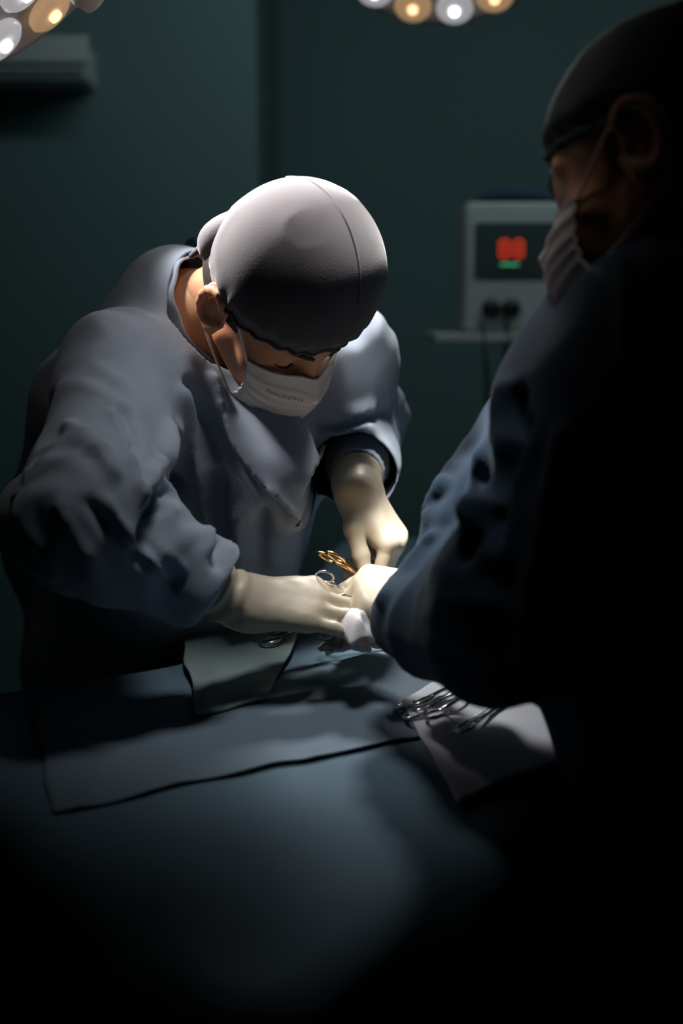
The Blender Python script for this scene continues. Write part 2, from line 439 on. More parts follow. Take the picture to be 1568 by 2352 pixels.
def make_cap(person, H, m, front=0.040, side=-0.002, back=-0.062, puff=1.10, seed=1, label=None, knot=True, rr=(0.079, 0.103, 0.095), cz=0.012, cy0=-0.010):
    nA, nR = 144, 60; c0 = np.array([0, cy0, cz]); rad = np.array(rr)*puff
    P = np.zeros((nA+1, nR, 3))
    for i in range(nA+1):
        a = 2*math.pi*i/nA; cy = math.cos(a)      # 1 = front, -1 = back
        zr = side+(front-side)*max(cy, 0)**1.3+(back-side)*max(-cy, 0)**1.1
        zmin = (zr-c0[2])/rad[2]; thm = math.acos(max(-0.95, min(0.95, zmin)))
        th = np.linspace(0, thm, nR)
        P[i, :, 0] = c0[0]+rad[0]*np.sin(th)*math.sin(a); P[i, :, 1] = c0[1]+rad[1]*np.sin(th)*cy; P[i, :, 2] = c0[2]+rad[2]*np.cos(th)
    Q = P.reshape(-1, 3).copy()
    d = Q-c0; n = d/np.linalg.norm(d, axis=1)[:, None]
    ai = np.repeat(np.arange(nA+1) % nA, nR); tt = np.tile(np.linspace(0, 1, nR), nA+1)
    ang = 2*np.pi*ai/nA
    nv = np.stack([np.cos(ang)*5, np.sin(ang)*5, tt*3], 1)
    gather = np.sin(ang*26+4*vnoise(nv, seed))*sstep(0.72, 0.97, tt)*0.0016
    soft = (ridge(vnoise(Q*np.array([24, 24, 12]), seed+3))**3)*0.0022*sstep(0.12, 0.4, tt) + (vnoise(Q*9, seed+7)-0.5)*0.006
    tuck = -0.006*sstep(0.84, 0.97, tt)
    Q = Q+n*(gather+soft+tuck)[:, None]
    P = H.pm(Q).reshape(nA+1, nR, 3); P[-1] = P[0]
    o = sheetgrid('surgical_cap', P, m, person, 0.0012)
    MB().tube(P[:-1, -1], 0.0035, 8, closed=True).build('cap_band', m, o)
    # crown seam
    MB().tube([H.pm(c0+np.array([0, rad[1]*math.sin(t), rad[2]*math.cos(t)])*1.012) for t in np.linspace(-1.0, 0.95, 30)], 0.0014, 6).build('cap_seam', m, o)
    if knot:
        k = Solid(H.c-0.2, H.c+0.2, 0.004)
        k.ell(H.p(0.036, -0.078, -0.004), (0.034, 0.026, 0.032), H.R, 0.02)
        k.ell(H.p(0.054, -0.074, -0.012), (0.018, 0.020, 0.024), H.R, 0.012)
        k.ell(H.p(0.018, -0.090, -0.006), (0.022, 0.016, 0.024), H.R, 0.012)
        k.cap(H.p(0.046, -0.086, -0.022), H.p(0.054, -0.090, -0.062), 0.007, 0.005, 0.008)
        k.cap(H.p(0.032, -0.092, -0.022), H.p(0.030, -0.100, -0.068), 0.007, 0.005, 0.008)
        V, F = k.mesh(1); arr_mesh('tie_knot', V, F, m, o)
    if label: o['label'] = label
    return o
def make_mask(person, H, m, label=None):
    nu, nv = 61, 60; u = np.linspace(-1, 1, nu)[:, None]; v = np.linspace(0, 1, nv)[None, :]
    ph = u*math.radians(60)
    ztop = -0.024-0.012*np.abs(u)**1.5; zbot = -0.127+0.020*np.abs(u)**2
    z = ztop+(zbot-ztop)*v
    dep = np.interp(v, [0, .25, .45, .75, 1], [0.109, 0.125, 0.132, 0.133, 0.126])*np.ones_like(u)
    nose = 0.014*np.exp(-(u/0.16)**2)*np.exp(-((v-0.16)/0.22)**2)
    wid = 0.078-0.004*v
    pl = np.zeros_like(z)
    for c in (0.14, 0.36, 0.52, 0.68): pl += 0.0055*np.clip(1-((v-c) % 1.0)/0.12, 0, 1)*(v >= c)
    x = wid*np.sin(ph)/math.sin(math.radians(60))*0.88*(1+pl*3)
    y = 0.010+(dep-0.010+nose+pl)*np.cos(ph)**0.8
    P = np.stack([x*np.ones_like(z), y, z], -1)
    P = H.pm(P.reshape(-1, 3)).reshape(nu, nv, 3)
    o = sheetgrid('face_mask', P, m, person, 0.0015)
    MB().tube(P[:, 0], 0.0018, 8).tube(P[:, -1], 0.0018, 8).build('mask_binding', m, o)
    for q, e in ((1, nu-1), (-1, 0)):
        top, bot = H.loc(P[e, 2][None])[0], H.loc(P[e, -3][None])[0]
        L = [top, (q*0.082, 0.014, 0.004), (q*0.088, -0.014, 0.008), (q*0.085, -0.026, -0.018), (q*0.080, -0.016, -0.056), (q*0.076, 0.012, -0.078), bot]
        pts = []
        L = [np.array(k, float) for k in L]
        for a in range(len(L)-1):
            p0, p1, p2, p3 = L[max(a-1, 0)], L[a], L[a+1], L[min(a+2, len(L)-1)]
            for t in np.linspace(0, 1, 6, endpoint=(a == len(L)-2)):
                pts.append(0.5*((2*p1)+(-p0+p2)*t+(2*p0-5*p1+4*p2-p3)*t*t+(-p0+3*p1-3*p2+p3)*t**3))
        MB().tube([H.p(*k) for k in pts], 0.0016, 8).build('ear_loop', m, o)
    if label: o['label'] = label
    return o, P
def make_face_hair(person, H):
    mb = MB()
    for q in (1, -1):
        pts = [H.p(q*x, y, z) for x, y, z in ((0.012, 0.101, 0.004), (0.024, 0.098, 0.010), (0.038, 0.089, 0.010), (0.050, 0.076, 0.003))]
        MB().tube(pts, [0.003, 0.0042, 0.0038, 0.0018], 8).build('eyebrow', M['hair'], person)
        pts = [H.p(q*x, y, z) for x, y, z in ((0.020, 0.0885, -0.024), (0.028, 0.0915, -0.0265), (0.037, 0.0905, -0.0265), (0.045, 0.083, -0.023))]
        MB().tube(pts, 0.0013, 6).build('eyelash', M['hair'], person)
def make_nape_hair(person, H, label=None):
    s = Solid(H.c-0.17, H.c+0.17, 0.004)
    s.ell(H.p(0, -0.012, -0.012), EL((0.0785, 0.100, 0.084))*H.k, H.R, 0.01)
    V, F = s.mesh(1); L = H.loc(V)
    keep = (L[:, 1] < -0.022-0.2*np.clip(L[:, 2]+0.02, -1, 0)) & (L[:, 2] > -0.078) & (L[:, 2] < 0.03)
    side = (np.abs(L[:, 0]) > 0.060) & (L[:, 1] > 0.004) & (L[:, 1] < 0.030) & (L[:, 2] > -0.030) & (L[:, 2] < 0.03)
    V, F = cut(V, F, ~(keep | side))
    o = arr_mesh('hair', V, F, M['hair'], person)
    return o

# ================================================================== the room
def slab(name, c, size, m):
    o = MB().box((0, 0, 0), size).build(name, m, smooth=False); o.location = c; tag(o, kind='structure'); return o
slab('floor', (0, 1.7, -0.05), (6.5, 7.2, 0.1), M['floor'])
slab('ceiling', (0, 1.7, 2.95), (6.5, 7.2, 0.1), M['ceiling'])
slab('wall_back', (1.45, 4.75, 1.45), (3.9, 0.1, 2.9), M['wall'])
slab('wall_back_left', (-1.73, 4.15, 1.45), (2.96, 1.3, 2.9), M['wall'])
slab('wall_left', (-3.2, 1.7, 1.45), (0.1, 7.2, 2.9), M['wall'])
slab('wall_right', (3.2, 1.7, 1.45), (0.1, 7.2, 2.9), M['wall'])
slab('wall_front', (0, -1.9, 1.45), (6.4, 0.1, 2.9), M['wall'])

# ================================================================== draped tables
TOP = 1.03
OUT = np.array([(-0.07, 0.72), (0.31, 1.20), (0.44, 1.55), (0.50, 2.35), (0.02, 2.35), (-0.06, 1.60), (-0.17, 1.47), (-0.50, 1.31)])
CEN = np.array([0.08, 1.42])
def top_z(x, y):
    p = np.stack([x*9, y*9, 0*x], -1).reshape(-1, 3)
    n = vnoise(p, 5).reshape(np.shape(x)); n2 = vnoise(p*np.array([3.1, 0.9, 1])+4, 6).reshape(np.shape(x))
    return TOP+0.055*np.exp(-((x-0.07)**2/0.05+(y-1.62)**2/0.07))+0.007*(n-0.5)+0.004*(n2-0.5)
def outline(n):
    P = np.concatenate([OUT, OUT[:1]]); L = np.cumsum(np.r_[0, np.linalg.norm(np.diff(P, axis=0), axis=1)])
    t = np.linspace(0, L[-1], n, endpoint=False)
    Q = np.stack([np.interp(t, L, P[:, 0]), np.interp(t, L, P[:, 1])], 1)
    for _ in range(14): Q = 0.5*Q+0.25*(np.roll(Q, 1, 0)+np.roll(Q, -1, 0))
    return Q
def ray_to_plane_xy(px, py, z=TOP): return on_z(px, py, z)[:2]

def build_table():
    t = empty('operating_table', (0.12, 1.45, 0.0))
    tag(t, 'draped table between the two gowned people, only its cloth-covered shape shows', 'table')
    MB().box((0.20, 1.78, 0.985), (0.44, 0.95, 0.06), bev=0.015).build('table_top', M['plastic'], t, sharp=40)
    MB().box((-0.08, 1.12, 0.985), (0.40, 0.36, 0.05), Matrix.Rotation(math.radians(40), 3, 'Z'), 0.015).build('table_extension', M['plastic'], t, sharp=40)
    MB().lathe((0.20, 1.75, 0.0), (0, 0, 1), [(0.10, 0.08), (0.10, 0.5), (0.085, 0.52), (0.085, 0.955)]).build('column', M['steel'], t, sharp=40)
    MB().box((0.20, 1.75, 0.045), (0.5, 0.8, 0.09), bev=0.02).build('base', M['plastic'], t, sharp=40)
build_table()
def build_drape():
    n, nr, nh = 420, 70, 46
    O = outline(n); ang = np.arange(n)/n
    cr = O-CEN; R = np.linspace(0.02, 1, nr)
    P = np.zeros((n+1, nr+nh, 3)); dirn = cr/np.linalg.norm(cr, axis=1)[:, None]
    T = np.roll(O, -1, 0)-np.roll(O, 1, 0); nr2 = np.stack([T[:, 1], -T[:, 0]], 1); nr2 /= np.linalg.norm(nr2, axis=1)[:, None]
    for i in range(n):
        q = CEN+cr[i]*R[:, None]
        P[i, :nr, :2] = q; P[i, :nr, 2] = top_z(q[:, 0], q[:, 1])
    edge = P[:n, nr-1].copy()
    th = 2*np.pi*ang
    for j in range(nh):
        t = (j+1)/nh; drop = t*0.62; rad = 0.035
        ph = min(drop/rad, math.pi/2)
        out = rad*math.sin(ph) if drop < rad*1.57 else rad
        dz = rad*(1-math.cos(ph)) if drop < rad*1.57 else rad+(drop-rad*1.57)
        fold = (0.030*t*np.sin(th*17+2.5*np.sin(th*5))+0.014*t*np.sin(th*41+1.0))
        fold = fold + 0.03*t
        P[:n, nr+j, :2] = edge[:, :2]+nr2*(out+fold)[:, None]
        P[:n, nr+j, 2] = edge[:, 2]-dz
    P[n] = P[0]
    o = sheetgrid('surgical_drape', P, M['drape'], None, 0.002)
    tag(o, 'large dark blue drape covering the whole table, its corner hanging towards the camera', 'drape')
build_drape()
def cloth_patch(name, quad, m, label, cat, lift=0.006, nu=60, nv=60, thick=0.003, wrinkle=0.004, seed=3, roll=0.0, group=None):
    a, b, c, d = [np.asarray(q, float) for q in quad]        # near-left, near-right, far-right, far-left (x, y)
    u = np.linspace(0, 1, nu)[:, None, None]; v = np.linspace(0, 1, nv)[None, :, None]
    q = (1-v)*((1-u)*a+u*b)+v*((1-u)*d+u*c)
    wob = vnoise(np.concatenate([q.reshape(-1, 2)*14, np.zeros((nu*nv, 1))], 1), seed).reshape(nu, nv)
    q = q+0.010*np.stack([wob-0.5, wob[::-1]-0.5], -1)
    p3 = np.concatenate([q.reshape(-1, 2)*np.array([22, 11]), np.zeros((nu*nv, 1))], 1)
    z = top_z(q[..., 0], q[..., 1])+lift+wrinkle*ridge(vnoise(p3, seed+1)).reshape(nu, nv)
    z = z+roll*np.exp(-(v[..., 0]/0.03)**2)
    return_o = sheetgrid(name, np.concatenate([q, z[..., None]], -1), m, None, thick)
    tag(return_o, label, cat, group); return return_o
oz = ray_to_plane_xy
cloth_patch('overlay_sheet', [oz(120, 1882), oz(1040, 1690), oz(1080, 1540), oz(80, 1640)], M['sheet'],
            'lighter blue-grey sheet lying over the dark drape, its front edge making a fold line', 'sheet', 0.003, 90, 70, 0.0015, 0.003, 3, 0.001)
cloth_patch('surgical_towel', [oz(1062, 1880), oz(1330, 1740), oz(1330, 1500), oz(915, 1640)], M['towel'],
            'pale blue-white cloth under the surgical instruments at the table edge by the person in navy', 'cloth', 0.008, 70, 70, 0.004, 0.005, 9)
cloth_patch('surgical_towel', [oz(450, 1665), oz(620, 1640), oz(700, 1500), oz(420, 1485)], M['lit_patch_green'],  # stands for a lit part of the drape, brightness put into its colour
            'green-grey cloth standing for a lit part of the drape, below the gloved right hand of the bending surgeon', 'cloth', 0.009, 60, 60, 0.004, 0.005, 17)

# ================================================================== the bending surgeon
EL = np.array
sR, sL = at(285, 880, 1.47), at(765, 835, 1.66)
eR, eL = at(205, 1200, 1.24), at(826, 965, 1.83)
wR, wL = at(552, 1382, 1.33), at(818, 1118, 1.53)
neck = at(430, 745, 1.57); pel = at(330, 1500, 1.84)
chest = at(500, 1000, 1.61); belly = at(430, 1250, 1.66)
sideS = unit(sL-sR)
H1 = Head(at(646, 655, 1.43), cv(0.45, -0.88, 0.12), cv(0.48, 0.36, 0.80), 1.06)

hand1R, tips1R = hand_caps(wR, cv(0.985, -0.03, -0.14), cv(-0.10, -0.72, -0.68), True,
    [(28, 44, 28), (18, 24, 14), (10, 18, 10), (10, 16, 10)],
    thumb=[(0.70, 0.35, 0.62), (0.92, 0.38, 0.10), (0.93, 0.36, -0.1)], sc_=0.95)
hand1L, tips1L = hand_caps(wL, cv(0.55, -0.80, 0.20), cv(-0.70, -0.56, -0.30), False,
    [(50, 62, 30), (58, 72, 40), (60, 76, 40), (62, 78, 40)],
    thumb=[(0.74, 0.24, 0.64), (0.93, 0.30, 0.10), (0.92, 0.36, 0.0)], spread=(0.06, 0.02, -0.02, -0.06))

def foot_pts(c, fwd):
    fwd = unit([fwd[0], fwd[1], 0]); return [EL([c[0], c[1], 0.09]), EL([c[0], c[1], 0.05])-fwd*0.04, EL([c[0], c[1], 0.04])+fwd*0.15]
def body(name, label, Hd, neckp, chestp, bellyp, pelp, sh, el, wr, hands, lateral, facing, loc):
    parts = []
    s = Solid(np.min([Hd.c-0.15, pelp-0.32, chestp-0.34, el[0]-.08, el[1]-.08, wr[0]-.2, wr[1]-.2, [9, 9, -0.01]], 0)*[1, 1, 0]+[0, 0, -0.02],
              np.max([Hd.c, pelp+0.32, chestp+0.34, el[0]+.08, el[1]+.08, wr[0]+.2, wr[1]+.2, neckp+0.12], 0), 0.0062)
    s.ecap(chestp, bellyp, (0.155, 0.10), (0.135, 0.095), lateral, 0.05)
    s.ecap(bellyp, pelp, (0.135, 0.095), (0.155, 0.10), lateral, 0.05)
    s.cap(neckp*0.6+Hd.c*0.4, neckp, 0.052, 0.058, 0.03); s.cap(neckp, chestp, 0.06, 0.09, 0.05)
    for i in (0, 1):
        s.cap(neckp, sh[i], 0.045, 0.055, 0.05)
        s.cap(sh[i], el[i], 0.052, 0.037, 0.03); s.cap(el[i], wr[i], 0.036, 0.023, 0.02)
        for a, b, ra, rb, k in hands[i]: s.cap(a, b, ra-0.0032, rb-0.0032, 0.006)
        q = -1 if i == 0 else 1
        hip = pelp+lateral*q*0.085-EL([0, 0, 0.05]); f = EL([hip[0]+lateral[0]*q*0.03, hip[1]+lateral[1]*q*0.03, 0.09])
        knee = (hip+f)/2+facing*0.015; knee[2] = 0.50
        s.cap(hip, knee, 0.082, 0.055, 0.03); s.cap(knee, f, 0.054, 0.038, 0.02)
        p = foot_pts(f, facing); s.cap(p[1], p[2], 0.038, 0.034, 0.02)
    Vb, Fb = s.mesh(2)
    h = Solid(Hd.c-0.17, Hd.c+0.17, 0.0026)
    Hd.solid(h); h.cap(Hd.p(0, -0.028, -0.055), neckp*0.75+Hd.p(0, -0.03, -0.09)*0.25, 0.054, 0.060, 0.03)
    Vh, Fh = h.mesh(2)
    V = np.concatenate([Vb, Vh]); F = np.concatenate([Fb, Fh+len(Vb)])
    o = arr_mesh(name, V, F, M['skin'], None, loc=loc)
    tag(o, label, 'person'); return o
fac1 = unit(EL([0.55, -0.75, 0])); lat1 = unit(np.cross([0, 0, 1.0], -fac1)); lat1 = lat1 if lat1@sideS > 0 else -lat1
person1 = body('person', 'bending surgeon in blue-grey gown, dark cap and mask, working with both gloved hands', H1, neck, chest, belly, pel,
               (sR, sL), (eR, eL), (wR, wL), (hand1R, hand1L), lat1, fac1, (pel[0], pel[1], 0))
make_nape_hair(person1, H1)
make_face_hair(person1, H1)
make_cap(person1, H1, M['cap'], front=0.022, puff=1.17, rr=(0.086, 0.088, 0.099), cz=0.034, cy0=0.004, label='dark grey cloth cap shining lilac in the lamp light, tied behind')
mask1, MP1 = make_mask(person1, H1, M['mask'], 'off-white pleated mask')
def mask_print(txt, P, parent, u0, u1, v0, hgt):
    fc = bpy.data.curves.new('mask_print', 'FONT'); fc.body = txt; fc.size = 1.0
    tmp = bpy.data.objects.new('mask_print', fc); COL.objects.link(tmp); bpy.context.view_layer.update()
    me = bpy.data.meshes.new_from_object(tmp.evaluated_get(bpy.context.evaluated_depsgraph_get()))
    co = np.array([v.co[:] for v in me.vertices]); Fp = [tuple(p.vertices) for p in me.polygons]
    bpy.data.objects.remove(tmp); bpy.data.meshes.remove(me)
    x = (co[:, 0]-co[:, 0].min())/np.ptp(co[:, 0]); y = co[:, 1]
    nu, nv = P.shape[:2]
    a = np.clip((u0+(u1-u0)*x), 0, 1)*(nu-1); b = np.clip(v0-hgt*y, 0, 1)*(nv-1)
    ia = np.clip(a.astype(int), 0, nu-2); ib = np.clip(b.astype(int), 0, nv-2); fa = (a-ia)[:, None]; fb = (b-ib)[:, None]
    Q = (1-fa)*((1-fb)*P[ia, ib]+fb*P[ia, ib+1])+fa*((1-fb)*P[ia+1, ib]+fb*P[ia+1, ib+1])
    Q = Q+H1.F*0.0022+H1.S*0.0020
    arr_mesh('mask_print', Q, Fp, M['ink'], parent, smooth=False)
mask_print('Ilescarpaci', MP1, mask1, 0.84, 0.58, 0.25, 0.11)
make_glove(person1, hand1R, wR, eR, 0.085)
make_glove(person1, hand1L, wL, eL, 0.085)

def sleeve_folds(V, a, b, amp, seed, freq=26, calm=False):
    N = vnormals(V, Fg); d, t = seg_dist(V, a, b); ax = unit(b-a)
    u = unit(np.cross(ax, [0.31, 0.7, 0.6])); v = np.cross(ax, u)
    q = V-a; th = np.arctan2(q@v, q@u); h = q@ax
    p = np.stack([h*freq+1.6*np.sin(th+1.0), np.cos(th)*1.2, np.sin(th)*1.2], 1)
    wgt = sstep(0.13, 0.07, d)*(sstep(1.0, 0.6, t) if calm else 1)
    f = ridge(vnoise(p, seed))**1.6-0.45
    return V+N*(amp*f*wgt)[:, None]
def finish_gown(person, s, wr, el, cuffs, neckfn, hemz, m, folds, arms, amp, seed, label):
    global Fg
    V, Fg = s.mesh(3)
    for k, (a, b) in enumerate(arms): V = sleeve_folds(V, a, b, amp, seed+k, calm=bool(k % 2))
    N = vnormals(V, Fg)
    p = V*np.array([9, 9, 3.2])+0.6*np.stack([vnoise(V*5, seed+20), vnoise(V*5, seed+21), vnoise(V*5, seed+22)], 1)
    V = V+N*(0.010*(ridge(vnoise(p, seed+9))**2-0.35))[:, None]
    V = relax(V, Fg, 0.5)
    if folds:
        V = press_folds(V, Fg, folds)
        V = relax(V, Fg, 0.5)
    kill = V[:, 2] < hemz; V[kill, 2] = hemz
    for i in (0, 1):
        ax = unit(el[i]-wr[i]); q = (V-wr[i])@ax
        kk = (q < cuffs[i]) & (q > -0.12) & (np.linalg.norm(V-wr[i]-ax*q[:, None], axis=1) < (0.095, 0.066)[i])
        V[kk] += ax*(cuffs[i]-q[kk])[:, None]; kill |= kk
    nk, nd, q0 = neckfn
    q = (V-nk)@nd; kk = (q > q0) & (np.linalg.norm(V-nk-nd*q[:, None], axis=1) < 0.096) & (q < 0.2)
    V[kk] -= nd*(q[kk]-q0)[:, None]; kill |= kk
    V, F = cut(V, Fg, kill); V = trim_edges(V, F, 14)
    o = arr_mesh('surgical_gown', V, F, m, person)
    so = o.modifiers.new('thickness', 'SOLIDIFY'); so.thickness = 0.0022; so.offset = -1
    for i in (0, 1):                                     # ribbed cuff gripping the glove
        ax = unit(el[i]-wr[i]); c0 = wr[i]+ax*(cuffs[i]-0.012)
        u = unit(np.cross(ax, [0.2, 0.5, 0.8])); v = np.cross(ax, u); n = 48; Q = np.zeros((n+1, 8, 3))
        for j in range(n+1):
            th = 2*math.pi*j/n
            for k in range(8):
                r = 0.036+0.0012*(j % 2)+0.010*(k/7)**2; Q[j, k] = c0+ax*(0.050*k/7)+r*(math.cos(th)*u+math.sin(th)*v)
        sheetgrid('cuff', Q, m, o, 0.002)
    if label: o['label'] = label
    return o
def gown1():
    s = Solid(np.min([eR-.13, pel-.34, wR-.1], 0)*[1, 1, 0]+[0, 0, 0.36], np.max([pel+.30, eL+.13, neck+.14, chest+.25], 0), 0.0058)
    s.ecap(chest, belly, (0.185, 0.135), (0.175, 0.13), lat1, 0.05)
    s.ecap(belly, pel, (0.175, 0.13), (0.185, 0.135), lat1, 0.05)
    hem = EL([pel[0], pel[1], 0.40]); s.ecap(pel, hem, (0.185, 0.14), (0.22, 0.19), lat1, 0.05)
    s.cap(neck, chest, 0.080, 0.13, 0.06)
    s.cap(at(395, 690, 1.62), at(300, 960, 1.66), 0.07, 0.13, 0.06)                     # rounded upper back
    s.cap(at(300, 960, 1.66), at(190, 1250, 1.84), 0.13, 0.13, 0.06)
    for a, b, c in ((sR, eR, wR), (sL, eL, wL)):
        s.cap(neck, a, 0.062, 0.078, 0.05); s.cap(chest, a, 0.12, 0.075, 0.04)
        s.cap(a, b, 0.080, 0.070, 0.04)
        s.cap(b, c+0.25*(b-c), 0.068, 0.054, 0.03); s.cap(c+0.25*(b-c), c, 0.054, 0.044, 0.012)
    # front cloth sagging forward off the chest
    s.cap(at(620, 1050, 1.50), at(655, 1135, 1.47), 0.052, 0.045, 0.05)
    s.cap(at(565, 1045, 1.50), at(600, 1100, 1.47), 0.055, 0.05, 0.05)
    s.cap(at(590, 1150, 1.55), at(590, 1420, 1.62), 0.060, 0.055, 0.05)
    # loose cloth hanging under the right forearm and at the back
    s.cap(eR, at(120, 1200, 1.45), 0.065, 0.07, 0.06)
    folds = [
        ([(396, 985), (374, 1063), (347, 1125)], 16, 0.012),
        ([(279, 941), (324, 1067), (356, 1158)], 9, -0.010), ([(262, 950), (306, 1070), (338, 1160)], 9, 0.008),
        ([(243, 1153), (302, 1248)], 10, 0.009), ([(140, 1158), (169, 1225), (215, 1290)], 9, 0.009),
        ([(162, 986), (234, 1041), (260, 1090)], 16, 0.010), ([(200, 1150), (290, 1260), (400, 1350)], 10, -0.009),
        ([(330, 1230), (410, 1330)], 10, -0.008), ([(300, 1220), (380, 1330)], 9, 0.006), ([(350, 1250), (420, 1310)], 8, 0.005),
        ([(392, 1120), (366, 1180), (345, 1240)], 24, -0.030),
        ([(441, 883), (470, 960), (490, 1050)], 16, -0.016), ([(420, 900), (445, 990), (470, 1120), (485, 1260)], 14, 0.010),
        ([(342, 766), (275, 830), (239, 914)], 7, -0.002),
        ([(486, 869), (530, 1000), (590, 1095), (686, 1190)], 10, 0.012),
        ([(500, 960), (525, 1040), (585, 1120), (660, 1190)], 10, -0.014),
        ([(500, 1100), (505, 1290)], 16, -0.014), ([(560, 1180), (545, 1300)], 22, 0.014), ([(600, 1180), (600, 1300)], 14, -0.010),
        ([(770, 960), (850, 930)], 10, 0.010), ([(740, 985), (830, 960)], 9, -0.010), ([(800, 1020), (850, 990)], 9, 0.010), ([(790, 1050), (845, 1020)], 7, -0.008),
    ]
    ndir = unit(H1.p(0, -0.03, -0.08)-neck)
    s.cap(neck, neck+ndir*0.08, 0.088, 0.074, 0.03)
    neckfn = (neck, ndir, 0.058)
    o = finish_gown(person1, s, (wR, wL), (eR, eL), (0.055, 0.060), neckfn, 0.40, M['gown'], folds,
                    [(sR, eR), (eR, wR), (sL, eL), (eL, wL)], 0.008, 31, None)
    u = unit(np.cross(ndir, [0.3, 0.2, 0.9])); v = np.cross(ndir, u); n = 60; Q = np.zeros((n+1, 10, 3))
    for j in range(n+1):
        th = 2*math.pi*j/n
        for k in range(10): Q[j, k] = neck+ndir*(0.038+0.026*k/9)+(0.085-0.006*k/9+0.002*math.sin(th*9))*(math.cos(th)*u+math.sin(th)*v)
    sheetgrid('collar', Q, M['gown'], o, 0.003)
    # tapes tied behind the neck
    for a in ([(395, 660, 1.66), (365, 640, 1.68), (345, 655, 1.68), (372, 676, 1.67)], [(392, 655, 1.66), (420, 600, 1.66), (445, 560, 1.65), (452, 556, 1.65)],
              [(392, 660, 1.66), (350, 630, 1.69), (330, 660, 1.70)], [(390, 652, 1.66), (400, 625, 1.64), (432, 605, 1.63)]):
        pts = [at(*k) for k in a]; MB().tube(pts, [0.011]*len(pts), 8, flat=0.25).build('neck_tape', M['gown_dark'], o)
gown1()

# ================================================================== the standing assistant, back to the camera
H2 = Head(at(1520, 342, 1.05), cv(-0.78, -0.35, -0.50), cv(-0.25, 0.92, -0.25), 1.04)
bL, bR = at(1520, 830, 0.99), at(1425, 860, 1.23)          # near (left) and far (right) shoulder
fL, fR = at(1195, 1370, 1.06), at(1140, 1190, 1.28)
vL, vR = at(1018, 1375, 1.35), at(1120, 1360, 1.31)
neck2 = at(1535, 650, 1.10); chest2 = at(1480, 960, 1.14); belly2 = at(1500, 1350, 1.16); pel2 = EL([0.40, 1.04, 0.95])
hand2L, tips2L = hand_caps(vL, cv(-0.95, 0.10, -0.10), cv(0.05, -0.80, -0.55), False,
    [(45, 62, 35), (50, 66, 40), (52, 68, 40), (54, 68, 40)], thumb=[(0.75, 0.45, 0.45), (0.9, 0.42, 0.0), (0.9, 0.4, -0.2)])
hand2R, tips2R = hand_caps(vR, cv(-0.93, 0.15, -0.20), cv(0.0, -0.80, -0.50), True,
    [(45, 62, 35), (50, 66, 40), (52, 68, 40), (54, 68, 40)], thumb=[(0.75, 0.45, 0.45), (0.9, 0.42, 0.0), (0.9, 0.4, -0.2)])
fac2 = unit(EL([-0.85, 0.5, 0])); lat2 = unit(np.cross([0, 0, 1.0], -fac2)); lat2 = lat2 if lat2@(bL-bR) > 0 else -lat2
person2 = body('person', 'dark standing assistant in navy gown, seen from behind at the right side of the table', H2, neck2, chest2, belly2, pel2,
               (bR, bL), (fR, fL), (vR, vL), (hand2R, hand2L), lat2, fac2, (pel2[0], pel2[1], 0))
make_nape_hair(person2, H2); make_face_hair(person2, H2)
make_cap(person2, H2, M['cap_dark'], seed=12, label='dim grey cloth cap')
make_mask(person2, H2, M['mask_b'], 'pinkish white pleated mask')
make_glove(person2, hand2L, vL, fL, 0.085)
make_glove(person2, hand2R, vR, fR, 0.085)
